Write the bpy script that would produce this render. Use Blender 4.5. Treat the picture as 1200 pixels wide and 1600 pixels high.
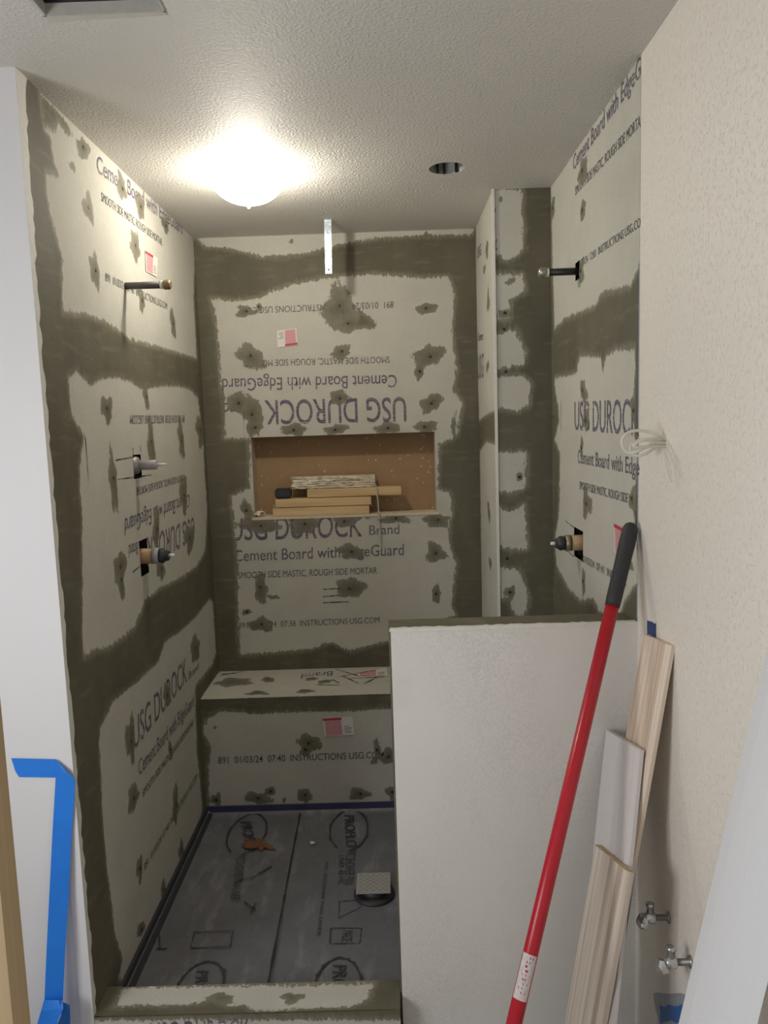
import bpy, bmesh, math, random
import numpy as np
from mathutils import Vector, Matrix
random.seed(7)
S = bpy.context.scene
C = S.collection
for o in list(bpy.data.objects): bpy.data.objects.remove(o)

# ---------------------------------------------------------------- camera
ax = [0.999463, 0.00663, -0.032098, 0.03113, 0.114347, 0.992953, 0.010254, -0.993419, 0.114079]
cd = bpy.data.cameras.new('camera'); cam = bpy.data.objects.new('camera', cd); C.objects.link(cam)
M = Matrix(((ax[0], ax[3], ax[6], 0), (ax[1], ax[4], ax[7], 0), (ax[2], ax[5], ax[8], 1.62), (0, 0, 0, 1)))
cam.matrix_world = M
cd.sensor_fit = 'VERTICAL'; cd.sensor_height = 36; cd.lens = 1179.354 * 36 / 1600; cd.clip_start = .02
S.camera = cam
# ---------------------------------------------------------------- light and exposure
S.view_settings.view_transform = 'Standard'; S.view_settings.look = 'None'
S.view_settings.gamma = 1; S.view_settings.use_curve_mapping = False
S.view_settings.exposure = 0.38
BULB = 400.0          # emission of the bare bulb
DAY = 21.0            # daylight through the window behind
w = bpy.data.worlds.new('world'); S.world = w; w.use_nodes = True
w.node_tree.nodes['Background'].inputs[0].default_value = (.75, .85, 1, 1)
w.node_tree.nodes['Background'].inputs[1].default_value = .2
ld = bpy.data.lights.new('window_daylight', 'AREA'); ld.energy = DAY; ld.color = (.97, .98, 1.0)
ld.shape = 'RECTANGLE'; ld.size = .9; ld.size_y = .9
lo = bpy.data.objects.new('window_daylight', ld); C.objects.link(lo)
lo.location = (-1.66, .40, 1.35); lo.rotation_euler = (0, math.radians(-90), 0)

# ---------------------------------------------------------------- dimensions of the room (metres)
XL, XR, XC = -0.8122, 0.6007, 0.3935
YB, YC, YF, YH, YN = 3.3359, 2.8000, 1.7813, 1.8314, 2.9796
ZB, ZP, ZH, ZC = 0.5282, 0.0330, 1.1166, 0.1277
XH, TH, TC, CE = -0.0120, 0.0980, 0.1027, 2.44
RX0, RX1, RY0 = -1.7, XR, -1.2

# ---------------------------------------------------------------- node helpers
class N:
    def __init__(s, name, rough=.8, metal=0):
        s.m = bpy.data.materials.new(name); s.m.use_nodes = True; s.t = s.m.node_tree
        s.b = s.t.nodes['Principled BSDF']; s.b.inputs['Roughness'].default_value = rough; s.b.inputs['Metallic'].default_value = metal
        s.tc = s.n('ShaderNodeTexCoord')
    def n(s, k, **kw):
        x = s.t.nodes.new(k)
        for a, b in kw.items(): setattr(x, a, b)
        return x
    def l(s, a, b): s.t.links.new(a, b)
    def put(s, sock, v):
        if hasattr(v, 'links'): s.l(v, sock)
        elif isinstance(v, tuple) and len(v) == 3 and sock.type == 'RGBA': sock.default_value = (*v, 1)
        else: sock.default_value = v
    def noise(s, scale, st=(1, 1, 1), detail=3, rough=.55):
        mp = s.n('ShaderNodeMapping'); mp.inputs['Scale'].default_value = st; s.l(s.tc.outputs['Object'], mp.inputs[0])
        x = s.n('ShaderNodeTexNoise'); x.inputs['Scale'].default_value = scale; x.inputs['Detail'].default_value = detail
        x.inputs['Roughness'].default_value = rough; s.l(mp.outputs[0], x.inputs['Vector']); return x.outputs['Fac']
    def vor(s, scale, st=(1, 1, 1), feat='F1', out='Distance'):
        mp = s.n('ShaderNodeMapping'); mp.inputs['Scale'].default_value = st; s.l(s.tc.outputs['Object'], mp.inputs[0])
        x = s.n('ShaderNodeTexVoronoi', feature=feat); x.inputs['Scale'].default_value = scale; s.l(mp.outputs[0], x.inputs['Vector']); return x.outputs[out]
    def ramp(s, v, a, b, lo=0., hi=1.):
        x = s.n('ShaderNodeMapRange'); s.put(x.inputs[0], v); x.inputs[1].default_value = a; x.inputs[2].default_value = b
        x.inputs[3].default_value = lo; x.inputs[4].default_value = hi; return x.outputs[0]
    def math(s, op, a, b=0.):
        x = s.n('ShaderNodeMath', operation=op); s.put(x.inputs[0], a); s.put(x.inputs[1], b); return x.outputs[0]
    def mix(s, f, a, b):
        x = s.n('ShaderNodeMix', data_type='RGBA'); s.put(x.inputs[0], f); s.put(x.inputs[6], a); s.put(x.inputs[7], b); return x.outputs[2]
    def bump(s, h, st=.3, d=.01):
        x = s.n('ShaderNodeBump'); x.inputs['Strength'].default_value = st; x.inputs['Distance'].default_value = d
        s.put(x.inputs['Height'], h); s.l(x.outputs[0], s.b.inputs['Normal'])
    def col(s, c): s.put(s.b.inputs['Base Color'], c)
    def rough(s, c): s.put(s.b.inputs['Roughness'], c)

BOARD = (.55, .54, .475)
def plain(name, c, rough=.7, metal=0, var=.08, scale=30):
    n = N(name, rough, metal); f = n.noise(scale)
    n.col(n.mix(f, tuple(max(0, v*(1-var)) for v in c), tuple(min(1, v*(1+var)) for v in c))); return n.m

def board_mat():
    n = N('cement_board_with_thinset')
    at = n.n('ShaderNodeAttribute', attribute_name='mortar').outputs['Fac']
    r1 = n.math('MULTIPLY', n.math('SUBTRACT', n.noise(28, (1, 1, 1.4), 6, .65), .5), .015)
    r2 = n.math('MULTIPLY', n.math('SUBTRACT', n.noise(150, (1, 1, .6), 4, .7), .5), .009)
    rg = n.n('ShaderNodeAttribute', attribute_name='rag').outputs['Fac']
    r3 = n.math('MULTIPLY', n.math('SUBTRACT', n.noise(60, (1.6, 1.6, .5), 5, .75), .5), .050)
    r1 = n.math('ADD', r1, n.math('MULTIPLY', r3, rg))
    e = n.math('ADD', n.math('ADD', at, r1), r2)
    mask = n.ramp(e, -.0005, .0012)
    thin = n.ramp(e, 0., .022, .6, 0.)
    # board: fine woven face with dust
    b = n.mix(n.noise(9, (1, 1, 1), 4), (.49, .475, .415), (.585, .57, .50))
    b = n.mix(n.ramp(n.noise(300, (1, 1, 2.5), 3), .48, .72, 0, .4), b, (.37, .355, .30))
    b = n.mix(n.ramp(n.noise(110, (1, 1, 1), 4, .7), .56, .70, 0, .45), b, (.70, .69, .63))
    b = n.mix(n.ramp(n.noise(3.5, (1, 1, 1.6), 5), .52, .72, 0, .35), b, (.44, .43, .375))
    # mortar: trowelled grey-green thinset
    mo = n.mix(n.noise(7, (1, 1, .5), 5, .6), (.068, .061, .038), (.165, .151, .102))
    mo = n.mix(n.ramp(n.noise(5, (1.5, 1.5, 7), 4), .55, .75, 0, .45), mo, (.235, .22, .16))
    mo = n.mix(thin, mo, (.30, .285, .215))
    n.col(n.mix(mask, b, mo)); n.rough(n.ramp(mask, 0, 1, .85, .72))
    weave = n.math('MULTIPLY', n.noise(500, (1, 1, 2.5), 2), .15)
    tr = n.math('ADD', n.math('MULTIPLY', n.noise(16, (1, 1, 3), 4), .8), n.math('MULTIPLY', n.noise(70), .2))
    h = n.mix(mask, weave, n.math('ADD', tr, .2)); n.bump(h, .5, .003)
    return n.m
def ink_mat():
    n = N('faded_print_ink', .8)
    a = n.ramp(n.noise(60, (.25, .25, 6), 3), .52, .62, .0, .55)
    n.col(n.mix(a, n.mix(n.noise(12), (.085, .065, .10), (.16, .125, .18)), BOARD)); return n.m
def ink2_mat():
    n = N('dark_print_ink', .8)
    n.col(n.mix(n.ramp(n.noise(300, (1, 1, 1.5)), .50, .68, 0, .5), (.065, .058, .062), (.45, .43, .38))); return n.m
def orange_peel():
    n = N('ceiling_paint', .62)
    n.col(n.mix(n.noise(3), (.66, .635, .59), (.70, .675, .63)))
    h = n.math('ADD', n.ramp(n.noise(125, (1, 1, 1), 3, .6), .42, .66), n.math('MULTIPLY', n.noise(200), .25)); n.bump(h, .55, .0028); return n.m
def knockdown():
    n = N('wall_paint_textured', .55)
    c = n.mix(n.noise(2.2, (1, 1, 1), 4), (.78, .735, .655), (.85, .80, .72))
    c = n.mix(n.ramp(n.noise(95, (1, 1, .6), 3), .58, .70, 0, .6), c, (.90, .86, .78)); n.col(c)
    h = n.math('ADD', n.ramp(n.noise(115, (1, 1, .8), 3, .6), .56, .68), n.math('MULTIPLY', n.noise(260, detail=4), .5)); n.bump(h, .55, .0026); return n.m
def drywall():
    n = N('half_wall_paint', .6)
    c = n.mix(n.noise(2.4, (1, 1, 1), 4), (.70, .68, .63), (.78, .76, .72))
    blot = n.math('MULTIPLY', n.ramp(n.noise(210, (1, 1, 1), 4, .7), .42, .62), n.ramp(n.noise(1.7, (1, 1, .6), 3), .44, .60, 0, .55))
    c = n.mix(blot, c, (.50, .49, .455)); c = n.mix(n.ramp(n.noise(4.5), .6, .75, 0, .35), c, (.66, .60, .60))
    n.col(c); n.bump(n.noise(220, detail=3), .25, .002); return n.m
def liner():
    n = N('grey_vinyl_liner', .5)
    c = n.mix(n.noise(4, (1, 1.6, 1), 5, .6), (.10, .10, .115), (.20, .20, .215))
    c = n.mix(n.ramp(n.noise(2.2, (3, .9, 1), 6, .7), .52, .66, 0, .65), c, (.35, .35, .365))
    c = n.mix(n.ramp(n.noise(260), .70, .76), c, (.34, .33, .32)); n.col(c)
    n.rough(n.ramp(n.noise(6), .3, .7, .38, .7)); n.bump(n.noise(3.5, (1.4, 1, 1), 4), .5, .02); return n.m
def particle():
    n = N('brown_hardboard', .75)
    c = n.mix(n.noise(25), (.30, .19, .098), (.38, .245, .135))
    mp = n.ramp(n.vor(62, (1, 1, .6)), .20, .12); sel = n.ramp(n.noise(9, detail=4), .50, .56)
    c = n.mix(n.math('MULTIPLY', mp, sel), c, (.78, .68, .52)); n.col(c); return n.m
def pine(name, a, b, g=14, st=(42, 42, .35), rough=.65):
    n = N(name, rough)
    c = n.mix(n.ramp(n.noise(g/10, st, 4, .6), .3, .7), a, b); c = n.mix(n.ramp(n.noise(g, (6, 6, .1) if st[2] < 2 else (.1, 6, 6), 2), .62, .7, 0, .25), c, tuple(v*.72 for v in a)); n.col(c)
    n.bump(n.noise(g/5, st), .15, .001); return n.m
def emis(name, c, s):
    n = N(name); n.put(n.b.inputs['Emission Color'], c); n.b.inputs['Emission Strength'].default_value = s; n.col(c); return n.m
def galv():
    n = N('galvanised_steel', .38, .55)
    v = n.vor(90, out='Color'); n.col(n.mix(v, (.50, .60, .74), (.92, .96, 1.0))); n.bump(n.noise(60), .4, .002); return n.m
def rusty():
    n = N('rust_clay', .8); n.col(n.mix(n.noise(60), (.13, .05, .022), (.26, .12, .055))); return n.m

MB_ = board_mat(); INK = ink_mat(); INK2 = ink2_mat(); CEIL = orange_peel(); KD = knockdown(); DW = drywall(); LIN = liner(); HB = particle()
WHITE = plain('white_wall_paint', (.75, .745, .755), .6, var=.03, scale=4)
DARK = plain('dark_cavity', (.012, .011, .010), .9)
BEADM = plain('white_joint_compound', (.72, .71, .66), .7, var=.12, scale=90)
STEEL = plain('black_iron_pipe', (.035, .033, .032), .45, .4)
BRASS = plain('old_brass', (.30, .22, .14), .45, .7)
CHROME = plain('chrome', (.62, .62, .63), .22, .9)
GREYP = plain('grey_plastic', (.36, .35, .37), .5)
TANP = plain('tan_valve_body', (.42, .27, .14), .5)
BLKP = plain('black_plastic', (.03, .03, .033), .5)
BLKR = plain('black_rubber', (.028, .029, .031), .62, var=.25, scale=50)
WHTP = plain('white_plastic', (.75, .74, .70), .5)
CORDM = plain('white_cable_jacket', (.72, .69, .60), .55, var=.05)
REDM = plain('red_enamel', (.50, .012, .028), .30, var=.12)
BLUE = plain('blue_masking_tape', (.012, .21, .80), .55, var=.12, scale=12)
PINE = pine('pine_lath', (.56, .38, .18), (.76, .56, .31), 14, (1.2, 30, 30))
PINEV = pine('pine_moulding', (.60, .46, .34), (.86, .74, .62))
PINEV2 = pine('weathered_pine_moulding', (.42, .33, .25), (.80, .72, .63))
SHIM = pine('pale_splintered_pine', (.40, .29, .17), (.92, .84, .70), 25, (1.5, 60, 60))
TAN = pine('tan_door_wood', (.40, .29, .16), (.47, .35, .21))
PRIME = plain('white_primer', (.68, .645, .63), .5, var=.04)
def grained():
    n = N('white_grained_paint', .45); n.col((.68, .685, .70)); n.bump(n.noise(4, (30, 30, 1.5), 4), .35, .002); return n.m
WG = grained()
def navy(): n = N('blue_grey_vinyl', .5); n.col(n.mix(n.noise(9), (.035, .033, .10), (.07, .065, .15))); return n.m
NAVY = navy()
GALV = galv(); RUST = rusty(); PINK = plain('pink_sticker_print', (.62, .30, .32), .6, var=.1); REDS = plain('red_sticker_print', (.45, .05, .08), .6)
PAPER = plain('white_sticker', (.72, .69, .64), .6, var=.04); GREYINK = plain('grey_sticker_print', (.22, .20, .20), .7)
GREYB = plain('grey_board_edge', (.30, .28, .25), .7)

# ---------------------------------------------------------------- object helpers
def tag(o, label=None, cat=None, group=None, kind=None):
    if label: o['label'] = label
    if cat: o['category'] = cat
    if group: o['group'] = group
    if kind: o['kind'] = kind
    return o
def empty(name, loc, label, cat, group=None):
    o = bpy.data.objects.new(name, None); C.objects.link(o); o.location = loc; o.empty_display_size = .05
    bpy.context.view_layer.update()
    return tag(o, label, cat, group)
def link(name, me, mats, parent=None, kind=None, smooth=False):
    o = bpy.data.objects.new(name, me); C.objects.link(o)
    for m in (mats if isinstance(mats, (list, tuple)) else [mats]): me.materials.append(m)
    if smooth:
        for p in me.polygons: p.use_smooth = True
    if parent is not None:
        o.parent = parent; o.matrix_parent_inverse = Matrix.Translation(-Vector(parent.location))
    if kind: o['kind'] = kind
    return o
def bmobj(name, bm, mats, parent=None, kind=None, smooth=False):
    me = bpy.data.meshes.new(name); bm.normal_update(); bm.to_mesh(me); bm.free(); return link(name, me, mats, parent, kind, smooth)
def boxbm(bm, a, b, bev=0., mi=0):
    a = Vector(a); b = Vector(b); r = bmesh.ops.create_cube(bm, size=1, matrix=Matrix.Translation((a+b)/2) @ Matrix.Diagonal((*[max(abs(v), 1e-5) for v in (b-a)], 1)))
    fs = list({f for v in r['verts'] for f in v.link_faces})
    for f in fs: f.material_index = mi
    if bev: 
        es = list({e for v in r['verts'] for e in v.link_edges}); bmesh.ops.bevel(bm, geom=es, offset=bev, segments=2, affect='EDGES')
def box(name, a, b, m, parent=None, kind=None, bev=0.):
    bm = bmesh.new(); boxbm(bm, a, b, bev); return bmobj(name, bm, m, parent, kind)
def lathe(bm, prof, p, d, seg=24, mi=0, jit=0.):
    """prof: (distance along d, radius)"""
    p = Vector(p); d = Vector(d).normalized(); q = d.to_track_quat('Z', 'Y').to_matrix(); rings = []
    for h, r in prof:
        rings.append([bm.verts.new(p + q @ Vector((r*math.cos(k*2*math.pi/seg)*(1+random.uniform(-jit, jit)), r*math.sin(k*2*math.pi/seg)*(1+random.uniform(-jit, jit)), h))) for k in range(seg)])
    for a, b in zip(rings, rings[1:]):
        for k in range(seg):
            f = bm.faces.new((a[k], a[(k+1) % seg], b[(k+1) % seg], b[k])); f.material_index = mi; f.smooth = True
    for r, rev in ((rings[0], True), (rings[-1], False)):
        f = bm.faces.new(r[::-1] if rev else r); f.material_index = mi
def lathe_obj(name, prof, p, d, m, parent=None, seg=24, jit=0., kind=None):
    bm = bmesh.new(); lathe(bm, prof, p, d, seg, 0, jit); return bmobj(name, bm, m, parent, kind)
def tube(name, pts, r, m, parent=None, closed=False):
    cu = bpy.data.curves.new(name, 'CURVE'); cu.dimensions = '3D'; cu.bevel_depth = r; cu.bevel_resolution = 4; cu.resolution_u = 10
    sp = cu.splines.new('NURBS'); sp.points.add(len(pts)-1); sp.order_u = 4; sp.use_endpoint_u = True; cu.use_fill_caps = True
    for q, p in zip(sp.points, pts): q.co = (*p, 1)
    t = bpy.data.objects.new('t', cu); C.objects.link(t); dg = bpy.context.evaluated_depsgraph_get(); dg.update()
    me = bpy.data.meshes.new_from_object(t.evaluated_get(dg)); bpy.data.objects.remove(t); me.name = name; me.materials.clear()
    return link(name, me, m, parent, smooth=True)
# plane maps: local (s,t) -> world, with outward normal
PM = {'L': (lambda s, t, h=0: (XL+h, s, t)), 'R': (lambda s, t, h=0: (XR-h, s, t)), 'S': (lambda s, t, h=0: (XC-h, s, t)),
      'B': (lambda s, t, h=0: (s, YB-h, t)), 'K': (lambda s, t, h=0: (s, YC-h, t)), 'F': (lambda s, t, h=0: (s, YF-h, t)), 'H': (lambda s, t, h=0: (s, YH-h, t)), 'N': (lambda s, t, h=0: (s, YN-h, t)),
      'BT': (lambda s, t, h=0: (s, t, ZB+h)), 'CU': (lambda s, t, h=0: (s, t, ZC+h)), 'FL': (lambda s, t, h=0: (s, t, ZP+h)), 'CE': (lambda s, t, h=0: (s, t, CE-h))}
FLIP = {'L': False, 'R': True, 'S': True, 'B': False, 'K': False, 'F': False, 'H': False, 'N': False, 'BT': False, 'CU': False, 'FL': False, 'CE': True}
def sdf_poly(px, py, poly):
    d = np.full(px.shape, 1e9); inside = np.zeros(px.shape, bool); n = len(poly)
    for i in range(n):
        (x0, y0), (x1, y1) = poly[i], poly[(i+1) % n]
        ex, ey = x1-x0, y1-y0; wx, wy = px-x0, py-y0
        t = np.clip((wx*ex+wy*ey)/(ex*ex+ey*ey+1e-12), 0, 1)
        d = np.minimum(d, (wx-ex*t)**2+(wy-ey*t)**2)
        c = (y0 > py) != (y1 > py)
        inside ^= c & (px < (x1-x0)*(py-y0)/((y1-y0) if y1 != y0 else 1e-12)+x0)
    d = np.sqrt(d); return np.where(inside, -d, d)
def axis(a, b, br, step):
    k = sorted({round(a, 4), round(b, 4), *[round(v, 4) for v in br if a < v < b]}); o = []
    for u, v in zip(k, k[1:]):
        n = max(1, int(round((v-u)/step))); o += [u+(v-u)*i/n for i in range(n)]
    return np.array(o+[k[-1]])
def board(name, pl, s0, s1, t0, t1, clean=(), dabs=(), smear=(), holes=(), parent=None, kind='structure', step=.009, screws=True, dz=0.):
    A = axis(s0, s1, [v for h in holes for v in h[:2]], step); B = axis(t0, t1, [v for h in holes for v in h[2:]], step)
    X, Y = np.meshgrid(A, B, indexing='ij'); x = X.ravel(); y = Y.ravel()
    m = np.full(x.shape, .05)
    for c in clean: m = np.minimum(m, sdf_poly(x, y, c))
    for c in smear: m = np.maximum(m, -sdf_poly(x, y, c))
    m0 = m.copy()
    rs = random.Random(hash(len(dabs)*7+int(s0*100)))
    for (cx, cy, rx, ry) in dabs:
        th = np.arctan2((y-cy)/ry, (x-cx)/rx); ph = rs.uniform(0, 6.28); k = rs.choice((2, 3)); am = rs.uniform(.08, .28)
        r = np.sqrt(((x-cx)/rx)**2+((y-cy)/ry)**2)/(1+am*np.cos(k*th+ph)+.12*np.cos(5*th+ph*2))
        m = np.maximum(m, (1-r)*min(rx, ry, .02)*1.0+.002)
    mb = m0; rag = np.where(m > mb+1e-6, .35, 1.); m = np.clip(m, -.05, .05)
    hh = np.clip(m/.012, 0, 1)*.0022+dz
    nx, ny = len(A), len(B); f = PM[pl]
    co = np.array(f(x, y, hh), dtype=object); co = [np.broadcast_to(np.asarray(v, float), x.shape) for v in f(x, y, hh)]
    V = np.stack(co, 1)
    I, J = np.meshgrid(np.arange(nx-1), np.arange(ny-1), indexing='ij'); I = I.ravel(); J = J.ravel()
    keep = np.ones(I.shape, bool); cx = (A[I]+A[I+1])/2; cy = (B[J]+B[J+1])/2
    for h in holes: keep &= ~((cx > h[0]) & (cx < h[1]) & (cy > h[2]) & (cy < h[3]))
    I = I[keep]; J = J[keep]; a = I*ny+J; Fq = np.stack([a, a+ny, a+ny+1, a+1], 1)
    if FLIP[pl]: Fq = Fq[:, ::-1]
    me = bpy.data.meshes.new(name); me.vertices.add(len(V)); me.vertices.foreach_set('co', V.ravel())
    me.loops.add(Fq.size); me.loops.foreach_set('vertex_index', Fq.ravel().astype(np.int32))
    me.polygons.add(len(Fq)); me.polygons.foreach_set('loop_start', np.arange(0, Fq.size, 4, dtype=np.int32)); me.polygons.foreach_set('loop_total', np.full(len(Fq), 4, np.int32))
    me.update(); me.validate()
    at = me.attributes.new('mortar', 'FLOAT', 'POINT'); at.data.foreach_set('value', m.astype(np.float32))
    at = me.attributes.new('rag', 'FLOAT', 'POINT'); at.data.foreach_set('value', rag.astype(np.float32))
    o = link(name, me, MB_, parent, kind if parent is None else None, True)
    if screws and dabs:
        bm = bmesh.new(); c0 = Vector(f(0, 0, 0)); lathe(bm, ((0, .0055), (.0006, .0055), (.0008, .003)), (0, 0, 0), Vector(f(0, 0, 1))-c0, 12)
        sm = None
        for (a_, b_, rx, ry) in dabs:
            if min(rx, ry) < .012: continue
            p = Vector(f(a_+rs.uniform(-.15, .15)*rx, b_+rs.uniform(-.15, .15)*ry, .0022+dz))
            if sm is None: so = bmobj('screw', bm, STEEL, o); sm = so
            else: so = sm.copy(); C.objects.link(so)
            so.location = p
    return o
def capheight():
    global _cap
    cu = bpy.data.curves.new('c', 'FONT'); cu.body = 'H'; t = bpy.data.objects.new('t', cu); C.objects.link(t)
    dg = bpy.context.evaluated_depsgraph_get(); dg.update(); me = bpy.data.meshes.new_from_object(t.evaluated_get(dg)); bpy.data.objects.remove(t)
    return max(v.co.y for v in me.vertices)
CAP = capheight()
def text(parent, pl, s, p0, p1, pt, m=None, bold=0., h=.0009, name='printed_lettering'):
    cu = bpy.data.curves.new('c', 'FONT'); cu.body = s; cu.offset = bold; cu.resolution_u = 4
    t = bpy.data.objects.new('t', cu); C.objects.link(t); dg = bpy.context.evaluated_depsgraph_get(); dg.update()
    me = bpy.data.meshes.new_from_object(t.evaluated_get(dg)); bpy.data.objects.remove(t); me.materials.clear(); me.name = name
    xs = [v.co.x for v in me.vertices]; x0, x1 = min(xs), max(xs)
    for v in me.vertices:
        a = (v.co.x-x0)/(x1-x0); b = v.co.y/CAP
        v.co = PM[pl](p0[0]+a*(p1[0]-p0[0])+b*(pt[0]-p0[0]), p0[1]+a*(p1[1]-p0[1])+b*(pt[1]-p0[1]), h)
    return link(name, me, m or INK, parent)
def strokes(parent, pl, segs, wd, m, h=.001, name='score_line'):
    f = PM[pl]
    for (a, b) in segs:
        bm = bmesh.new()
        a = Vector((*a, 0)); b = Vector((*b, 0)); n = Vector((-(b-a).y, (b-a).x, 0)).normalized()*wd/2
        k = 8; pr = None
        for i in range(k+1):
            c = a.lerp(b, i/k); ww = n*(.4+.9*random.random()); q = [bm.verts.new(f((c+ww).x, (c+ww).y, h)), bm.verts.new(f((c-ww).x, (c-ww).y, h))]
            if pr: bm.faces.new((pr[0], pr[1], q[1], q[0]))
            pr = q
        bmobj(name, bm, m, parent)
def polybm(bm, pl, pts, h, th=.0006, mi=0):
    f = PM[pl]; a = [bm.verts.new(f(x, y, h+th)) for x, y in pts]; b = [bm.verts.new(f(x, y, h)) for x, y in pts]
    fs = [bm.faces.new(a), bm.faces.new(b[::-1])]
    for i in range(len(a)): j = (i+1) % len(a); fs.append(bm.faces.new((a[j], a[i], b[i], b[j])))
    for q in fs: q.material_index = mi
def poly(name, pl, pts, m, parent=None, h=.0006, th=.0006):
    bm = bmesh.new(); polybm(bm, pl, pts, h, th); return bmobj(name, bm, m, parent)
def jag(pts, amp=.003, n=6):
    o = []
    for i in range(len(pts)):
        a = Vector(pts[i]); b = Vector(pts[(i+1) % len(pts)])
        for k in range(n): p = a.lerp(b, k/n); o.append((p.x+random.uniform(-amp, amp), p.y+random.uniform(-amp, amp)))
    return o

# ================================================================ SETTING
# ceiling with a square vent opening and a round light opening
VX0, VX1, VY0, VY1 = -.650, -.412, 1.33, 1.578
CAN = [(0.213,2.558)][0]; CR = .058
bm = bmesh.new()
def loop(pts): v = [bm.verts.new((x, y, CE)) for x, y in pts]; return [bm.edges.new((v[i], v[(i+1) % len(v)])) for i in range(len(v))]
es = loop([(RX0, RY0), (RX1, RY0), (RX1, YB), (RX0, YB)]) + loop([(VX0, VY0), (VX1, VY0), (VX1, VY1), (VX0, VY1)])
es += loop([(CAN[0]+CR*math.cos(k*math.pi/20), CAN[1]+CR*math.sin(k*math.pi/20)) for k in range(40)])
bmesh.ops.triangle_fill(bm, edges=es, use_beauty=True)
for f in list(bm.faces):
    c = f.calc_center_median()
    if (VX0 < c.x < VX1 and VY0 < c.y < VY1) or (Vector((c.x, c.y))-Vector(CAN)).length < CR*.98: bm.faces.remove(f)
for f in bm.faces:
    f.normal_update()
    if f.normal.z > 0: f.normal_flip()
bmobj('ceiling', bm, CEIL, kind='structure')
box('floor', (RX0, RY0, -.02), (RX1, YF, 0), plain('subfloor', (.30, .28, .26), .7), kind='structure')
box('wall_front_left', (RX0, YF, 0), (XL-.003, YF+.11, CE), WHITE, kind='structure')
box('wall_rear_right', (XR, RY0, 0), (XR+.11, YH+.0015, CE), KD, kind='structure')
box('wall_rear', (RX0, RY0-.1, 0), (RX1+.11, RY0, CE), WHITE, kind='structure')
bm = bmesh.new()
boxbm(bm, (RX0-.1, RY0, 0), (RX0, -.1, CE)); boxbm(bm, (RX0-.1, .9, 0), (RX0, YF+.11, CE)); boxbm(bm, (RX0-.1, -.1, 0), (RX0, .9, .85)); boxbm(bm, (RX0-.1, -.1, 1.85), (RX0, .9, CE))
bmobj('wall_room_left', bm, WHITE, kind='structure')
bm = bmesh.new()
for a, b in (((-.1, .85), (-.05, 1.85)), ((.85, .85), (.9, 1.85)), ((-.05, .85), (.85, .9)), ((-.05, 1.8), (.85, 1.85))): boxbm(bm, (RX0-.06, a[0], a[1]), (RX0-.02, b[0], b[1]))
bmobj('window_1', bm, WHTP, kind='structure')
box('door_1', ((-0.5469,1.0000,0.7735)[0]-.055, .955, 0), ((-0.5469,1.0000,0.7735)[0], 1.0, 2.03), TAN, kind='structure')

# left shower wall
vl1 = [(2.382,1.552),(2.459,1.476)]; vl2 = [(2.385,1.276),(2.464,1.160)]; pl1 = [(2.405,2.091),(2.441,2.066)]
def rect(a): return (min(a[0][0], a[1][0]), max(a[0][0], a[1][0]), min(a[0][1], a[1][1]), max(a[0][1], a[1][1]))
HL = [rect(vl1), rect(vl2)]
cleanL = [[(1.906,2.451),(3.370,2.444),(3.310,2.282),(3.272,2.169),(3.269,1.929),(3.195,1.931),(2.830,1.928),(2.428,1.920),(2.253,1.946),(2.094,1.951),(1.940,1.932),(1.954,2.022),(1.965,2.063),(1.919,2.151),(1.904,2.203),(1.907,2.254),(1.984,2.263),(1.958,2.301),(1.947,2.356),(1.916,2.358)],
 [(1.943,1.765),(1.999,1.786),(2.081,1.751),(2.175,1.779),(2.316,1.787),(2.417,1.782),(2.513,1.762),(2.744,1.786),(2.971,1.795),(3.122,1.790),(3.250,1.761),(3.287,1.547),(3.291,1.278),(3.215,1.108),(3.064,1.069),(2.806,1.071),(2.568,1.088),(2.408,1.084),(2.351,1.054),(2.277,1.020),(2.176,1.022),(2.074,1.024),(1.983,1.043),(1.903,1.051),(1.908,1.121),(1.934,1.254),(1.946,1.337),(1.963,1.408),(1.960,1.475),(1.972,1.542),(2.017,1.621),(1.972,1.648),(1.946,1.674),(1.942,1.718)],
 [(2.066,0.861),(2.277,0.849),(2.493,0.842),(2.585,0.889),(2.760,0.872),(3.016,0.868),(3.242,0.887),(3.296,0.860),(3.301,0.632),(3.230,0.599),(2.933,0.607),(2.912,0.519),(2.891,0.344),(2.914,0.184),(2.923,0.091),(2.852,0.053),(2.340,0.046),(2.005,0.027),(1.962,0.098),(2.002,0.118),(1.960,0.234),(1.957,0.320),(1.941,0.454),(1.943,0.467),(1.941,0.596),(1.951,0.692),(1.956,0.789),(1.968,0.824),(2.055,0.856)]]
smearL = [[(1.907,2.436),(1.969,2.436),(2.060,2.426),(2.089,2.409),(2.058,2.392),(2.007,2.407),(1.971,2.369),(1.907,2.365)]]
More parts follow.
